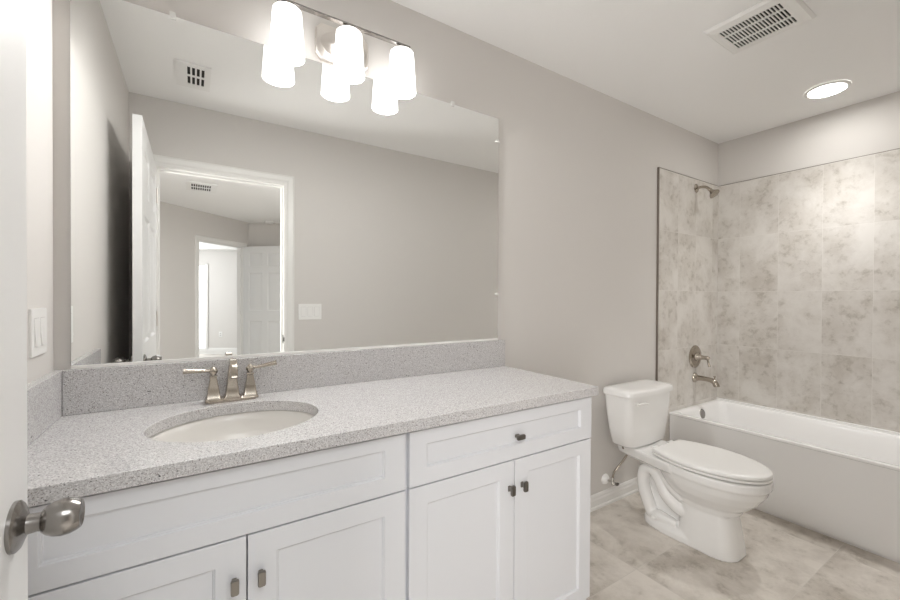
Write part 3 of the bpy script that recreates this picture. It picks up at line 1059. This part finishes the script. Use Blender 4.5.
def slab_loft(outfn, zs):
    bm = NB()
    loft(bm, [[(x, y, z) for x, y in outfn(k)] for z, k in zs])
    return bm


obj('seat', slab_loft(lambda k: egg(k), [(0.4000, 0.016), (0.4045, 0.014), (0.4050, 0.003), (0.407, 0.0), (0.414, 0.0), (0.4160, 0.003), (0.4165, 0.016)]), PLASTIC, to, label='white toilet seat ring under the lid', angle=50)
obj('seat_lid', slab_loft(lambda k: egg(k), [(0.4168, 0.018), (0.4205, 0.016), (0.4210, 0.003), (0.423, 0.0), (0.432, 0.0), (0.4365, 0.004), (0.4395, 0.020), (0.4415, 0.06), (0.442, 0.10)]), PLASTIC, to, label='closed white seat lid', angle=50)
for s in (-1, 1):
    bm = NB()
    tube(bm, [(TX + s * 0.075 - 0.018, -0.298, 0.421), (TX + s * 0.075 + 0.018, -0.298, 0.421)], 0.0105, 14, 1)
    box(bm, TX + s * 0.075 - 0.016, TX + s * 0.075 + 0.016, -0.309, -0.285, 0.399, 0.421)
    obj('seat_hinge', bm, PLASTIC, to, bevel=0.002)
    bm = NB()
    lathe(bm, (TX + s * 0.098, -0.305, 0.050), (s * 0.2, 0, 1), [(0, 0.013), (0.008, 0.012), (0.014, 0.007), (0.016, 0.0)], 20)
    obj('bolt_cap', bm, PLASTIC, to)
# tank
bm = NB()
L = []
for z, hx_, yf, yb2, r, bow in ((0.4015, 0.150, -0.200, -0.095, 0.045, 0.012), (0.4035, 0.165, -0.208, -0.085, 0.045, 0.015), (0.415, 0.180, -0.214, -0.078, 0.042, 0.016), (0.50, 0.193, -0.220, -0.068, 0.040, 0.016), (0.60, 0.204, -0.226, -0.060, 0.038, 0.016), (0.690, 0.211, -0.230, -0.056, 0.036, 0.016)):
    L.append([(x, y, z) for x, y in rrect(hx_, (yb2 - yf) / 2, r, 8, TX, (yf + yb2) / 2, bow)])
loft(bm, L)
obj('tank', bm, CHINA, to, angle=60)
bm = NB()
L = []
for z, k in ((0.6905, 0.006), (0.693, 0.0), (0.713, 0.0), (0.722, 0.004), (0.727, 0.014), (0.730, 0.035), (0.731, 0.06)):
    L.append([(x, y, z) for x, y in rrect(0.221 - k, 0.0955 - k, min(0.038, 0.09 - k), 8, TX, -0.1455, 0.017)])
loft(bm, L)
obj('tank_lid', bm, CHINA, to, angle=60)
bm = NB()
lathe(bm, (TX - 0.152, -0.2325, 0.655), (0, -1, 0), [(0, 0.012), (0.008, 0.012), (0.012, 0.009), (0.013, 0)], 20)
tube(bm, [(TX - 0.154, -0.2475, 0.655), (TX - 0.127, -0.250, 0.657), (TX - 0.097, -0.252, 0.655), (TX - 0.074, -0.253, 0.650)], [0.006, 0.0075, 0.0085, 0.006], 14, 6, flat=0.6)
obj('flush_lever', bm, PLASTIC, to, label='small white flush lever')

# supply stop and hose
ws = thing('water_supply_valve', 'small toilet water valve with a white wall collar and braided hose, low on the wall', 'valve', (2.047, 0, 0.148))
VX, VZ = 2.045, 0.150
bm = NB()
lathe(bm, (VX, -0.0005, VZ), (0, -1, 0), [(0, 0.031), (0.003, 0.031), (0.014, 0.024), (0.022, 0.013), (0.024, 0.0)], 28)
obj('wall_collar', bm, PLASTIC, ws, label='round white wall collar')
bm = NB()
tube(bm, [(VX, -0.012, VZ), (VX, -0.075, VZ)], 0.0065, 14, 1)
tube(bm, [(VX, -0.055, VZ - 0.012), (VX, -0.055, VZ + 0.030)], 0.0085, 14, 1)
obj('valve_body', bm, CHROME, ws)
bm = NB()
lathe(bm, (VX, -0.075, VZ), (0, -1, 0), [(0, 0.006), (0.006, 0.015), (0.014, 0.016), (0.018, 0.010), (0.019, 0)], 20, sx=1.0, sy=0.55)
obj('valve_handle', bm, NICKELD, ws)
bm = NB()
tube(bm, [(VX, -0.055, VZ + 0.028), (VX + 0.010, -0.062, VZ + 0.065), (VX + 0.045, -0.085, VZ + 0.12), (VX + 0.060, -0.11, VZ + 0.175), (VX + 0.0, -0.13, VZ + 0.228)], 0.0058, 12, 8)
lathe(bm, (VX, -0.13, VZ + 0.222), (0, 0, 1), [(0, 0.011), (0.018, 0.013), (0.019, 0)], 16)
obj('supply_hose', bm, NICKEL, ws, label='braided metal supply hose')

# ------------------------------------------------------------------ bathtub
UX0, UX1, UY0, UY1, UZ = 2.7137, XF - 0.0101, YB + 0.0101, -0.0101, 0.452
tb = thing('bathtub', 'white alcove bathtub with a plain apron, below the stone tile walls', 'bathtub', (3.05, -0.79, 0))
bm = NB()
cx_, cy_ = (UX0 + UX1) / 2, (UY0 + UY1) / 2
hx_, hy_ = (UX1 - UX0) / 2, (UY1 - UY0) / 2


def ur(hx, hy, r, dx=0.0, dy=0.0):
    return [(x, y) for x, y in rrect(hx, hy, r, 6, cx_ + dx, cy_ + dy)]


rings = []
for z, out in (
        (0.0, ur(hx_ - 0.012, hy_, 0.004, 0.012)),
        (0.018, ur(hx_ - 0.012, hy_, 0.004, 0.012)),
        (0.020, ur(hx_ - 0.004, hy_, 0.006, 0.004)),
        (0.434, ur(hx_ - 0.004, hy_, 0.006, 0.004)),
        (0.438, ur(hx_, hy_, 0.006)),
        (UZ - 0.006, ur(hx_, hy_, 0.008)),
        (UZ - 0.001, ur(hx_ - 0.002, hy_ - 0.002, 0.008)),
        (UZ, ur(hx_ - 0.007, hy_ - 0.005, 0.010)),
        (UZ + 0.001, ur(hx_ - 0.034, hy_ - 0.034, 0.03)),
        (UZ - 0.004, ur(hx_ - 0.044, hy_ - 0.044, 0.035)),
        (UZ - 0.020, ur(hx_ - 0.052, hy_ - 0.052, 0.045)),
        (0.28, ur(hx_ - 0.072, hy_ - 0.085, 0.07)),
        (0.14, ur(hx_ - 0.095, hy_ - 0.125, 0.09)),
        (0.10, ur(hx_ - 0.125, hy_ - 0.17, 0.10)),
        (0.085, ur(hx_ - 0.18, hy_ - 0.23, 0.10)),
        (0.083, ur(hx_ - 0.28, hy_ - 0.5, 0.03))):
    rings.append([(x, y, z) for x, y in out])
loft(bm, rings)
obj('tub_shell', bm, ACRYL, tb, angle=40)
obj('tiling_flange', bxs((UX1 - 0.012, UX1, UY0, UY1, UZ - 0.004, UZ + 0.014)), ACRYL, tb, smooth=False, bevel=0.003)
bm = NB()
lathe(bm, (3.05, -0.060, 0.398), (0, -1, 0.12), [(0, 0.036), (0.006, 0.037), (0.012, 0.033), (0.014, 0.0)], 32)
obj('overflow_plate', bm, NICKELD, tb, label='round metal overflow plate')
bm = NB()
lathe(bm, (3.05, -0.36, 0.0835), (0, 0, 1), [(0, 0.036), (0.004, 0.034), (0.005, 0.0)], 28)
obj('drain', bm, NICKELD, tb, label='metal tub drain')

# ------------------------------------------------------------------ shower fittings
PX = 3.05
YT = -0.0105
sh = thing('shower_head', 'brushed nickel shower head on a bent arm high on the tiled wall', 'shower head', (PX, YT, 2.035))
bm = NB()
lathe(bm, (PX, YT, 2.038), (0, -1, 0), [(0, 0.032), (0.003, 0.031), (0.008, 0.022), (0.012, 0.012), (0.013, 0)], 28)
obj('escutcheon', bm, NICKEL, sh)
bm = NB()
tube(bm, [(PX, YT - 0.004, 2.038), (PX, YT - 0.04, 2.040), (PX, YT - 0.072, 2.030), (PX, YT - 0.092, 2.012)], 0.0095, 16, 8)
obj('arm', bm, NICKEL, sh)
bm = NB()
ax_ = Vector((0, -0.66, -0.75)).normalized()
hp = Vector((PX, YT - 0.089, 2.015))
lathe(bm, hp, ax_, [(0, 0.011), (0.009, 0.013), (0.014, 0.010), (0.021, 0.013), (0.034, 0.020), (0.047, 0.030), (0.055, 0.036), (0.060, 0.036), (0.062, 0.032), (0.060, 0.0)], 36)
obj('spray_head', bm, NICKEL, sh)

tv = thing('tub_valve', 'round brushed nickel mixing valve with a lever, on the tiled wall above the spout', 'valve', (PX, YT, 0.80))
VZ2 = 0.808
bm = NB()
lathe(bm, (PX, YT, VZ2), (0, -1, 0), [(0, 0.083), (0.004, 0.083), (0.009, 0.078), (0.012, 0.066), (0.008, 0.060), (0.009, 0.045), (0.014, 0.032), (0.016, 0.0)], 44)
obj('escutcheon', bm, NICKEL, tv)
bm = NB()
lathe(bm, (PX, YT - 0.013, VZ2), (0, -1, 0), [(0, 0.030), (0.008, 0.029), (0.018, 0.020), (0.040, 0.016), (0.054, 0.0135), (0.064, 0.014), (0.076, 0.015), (0.086, 0.011), (0.092, 0.006), (0.095, 0)], 28)
obj('hub', bm, NICKEL, tv)
bm = NB()
tube(bm, [(PX, YT - 0.085, VZ2 + 0.004), (PX + 0.002, YT - 0.092, VZ2 - 0.02), (PX + 0.004, YT - 0.097, VZ2 - 0.045), (PX + 0.005, YT - 0.100, VZ2 - 0.062)], [0.007, 0.006, 0.0075, 0.0085], 14, 6)
obj('lever', bm, NICKEL, tv)

ts = thing('tub_spout', 'brushed nickel tub spout with a diverter knob, above the bathtub rim', 'tub spout', (PX, YT, 0.65))
SZ = 0.655
bm = NB()
lathe(bm, (PX, YT, SZ), (0, -1, 0), [(0, 0.036), (0.006, 0.035), (0.016, 0.026), (0.022, 0.021), (0.026, 0)], 28)
obj('escutcheon', bm, NICKEL, ts)
bm = NB()
tube(bm, [(PX, YT - 0.015, SZ), (PX, YT - 0.06, SZ + 0.002), (PX, YT - 0.105, SZ), (PX, YT - 0.135, SZ - 0.010), (PX, YT - 0.15, SZ - 0.032), (PX, YT - 0.152, SZ - 0.042)], [0.0205, 0.0175, 0.0175, 0.019, 0.020, 0.019], 22, 8)
obj('spout_tube', bm, NICKEL, ts)
bm = NB()
lathe(bm, (PX, YT - 0.138, SZ + 0.008), (0, 0, 1), [(0, 0.004), (0.014, 0.004), (0.016, 0.008), (0.022, 0.008), (0.024, 0)], 14)
obj('diverter_knob', bm, NICKEL, ts)
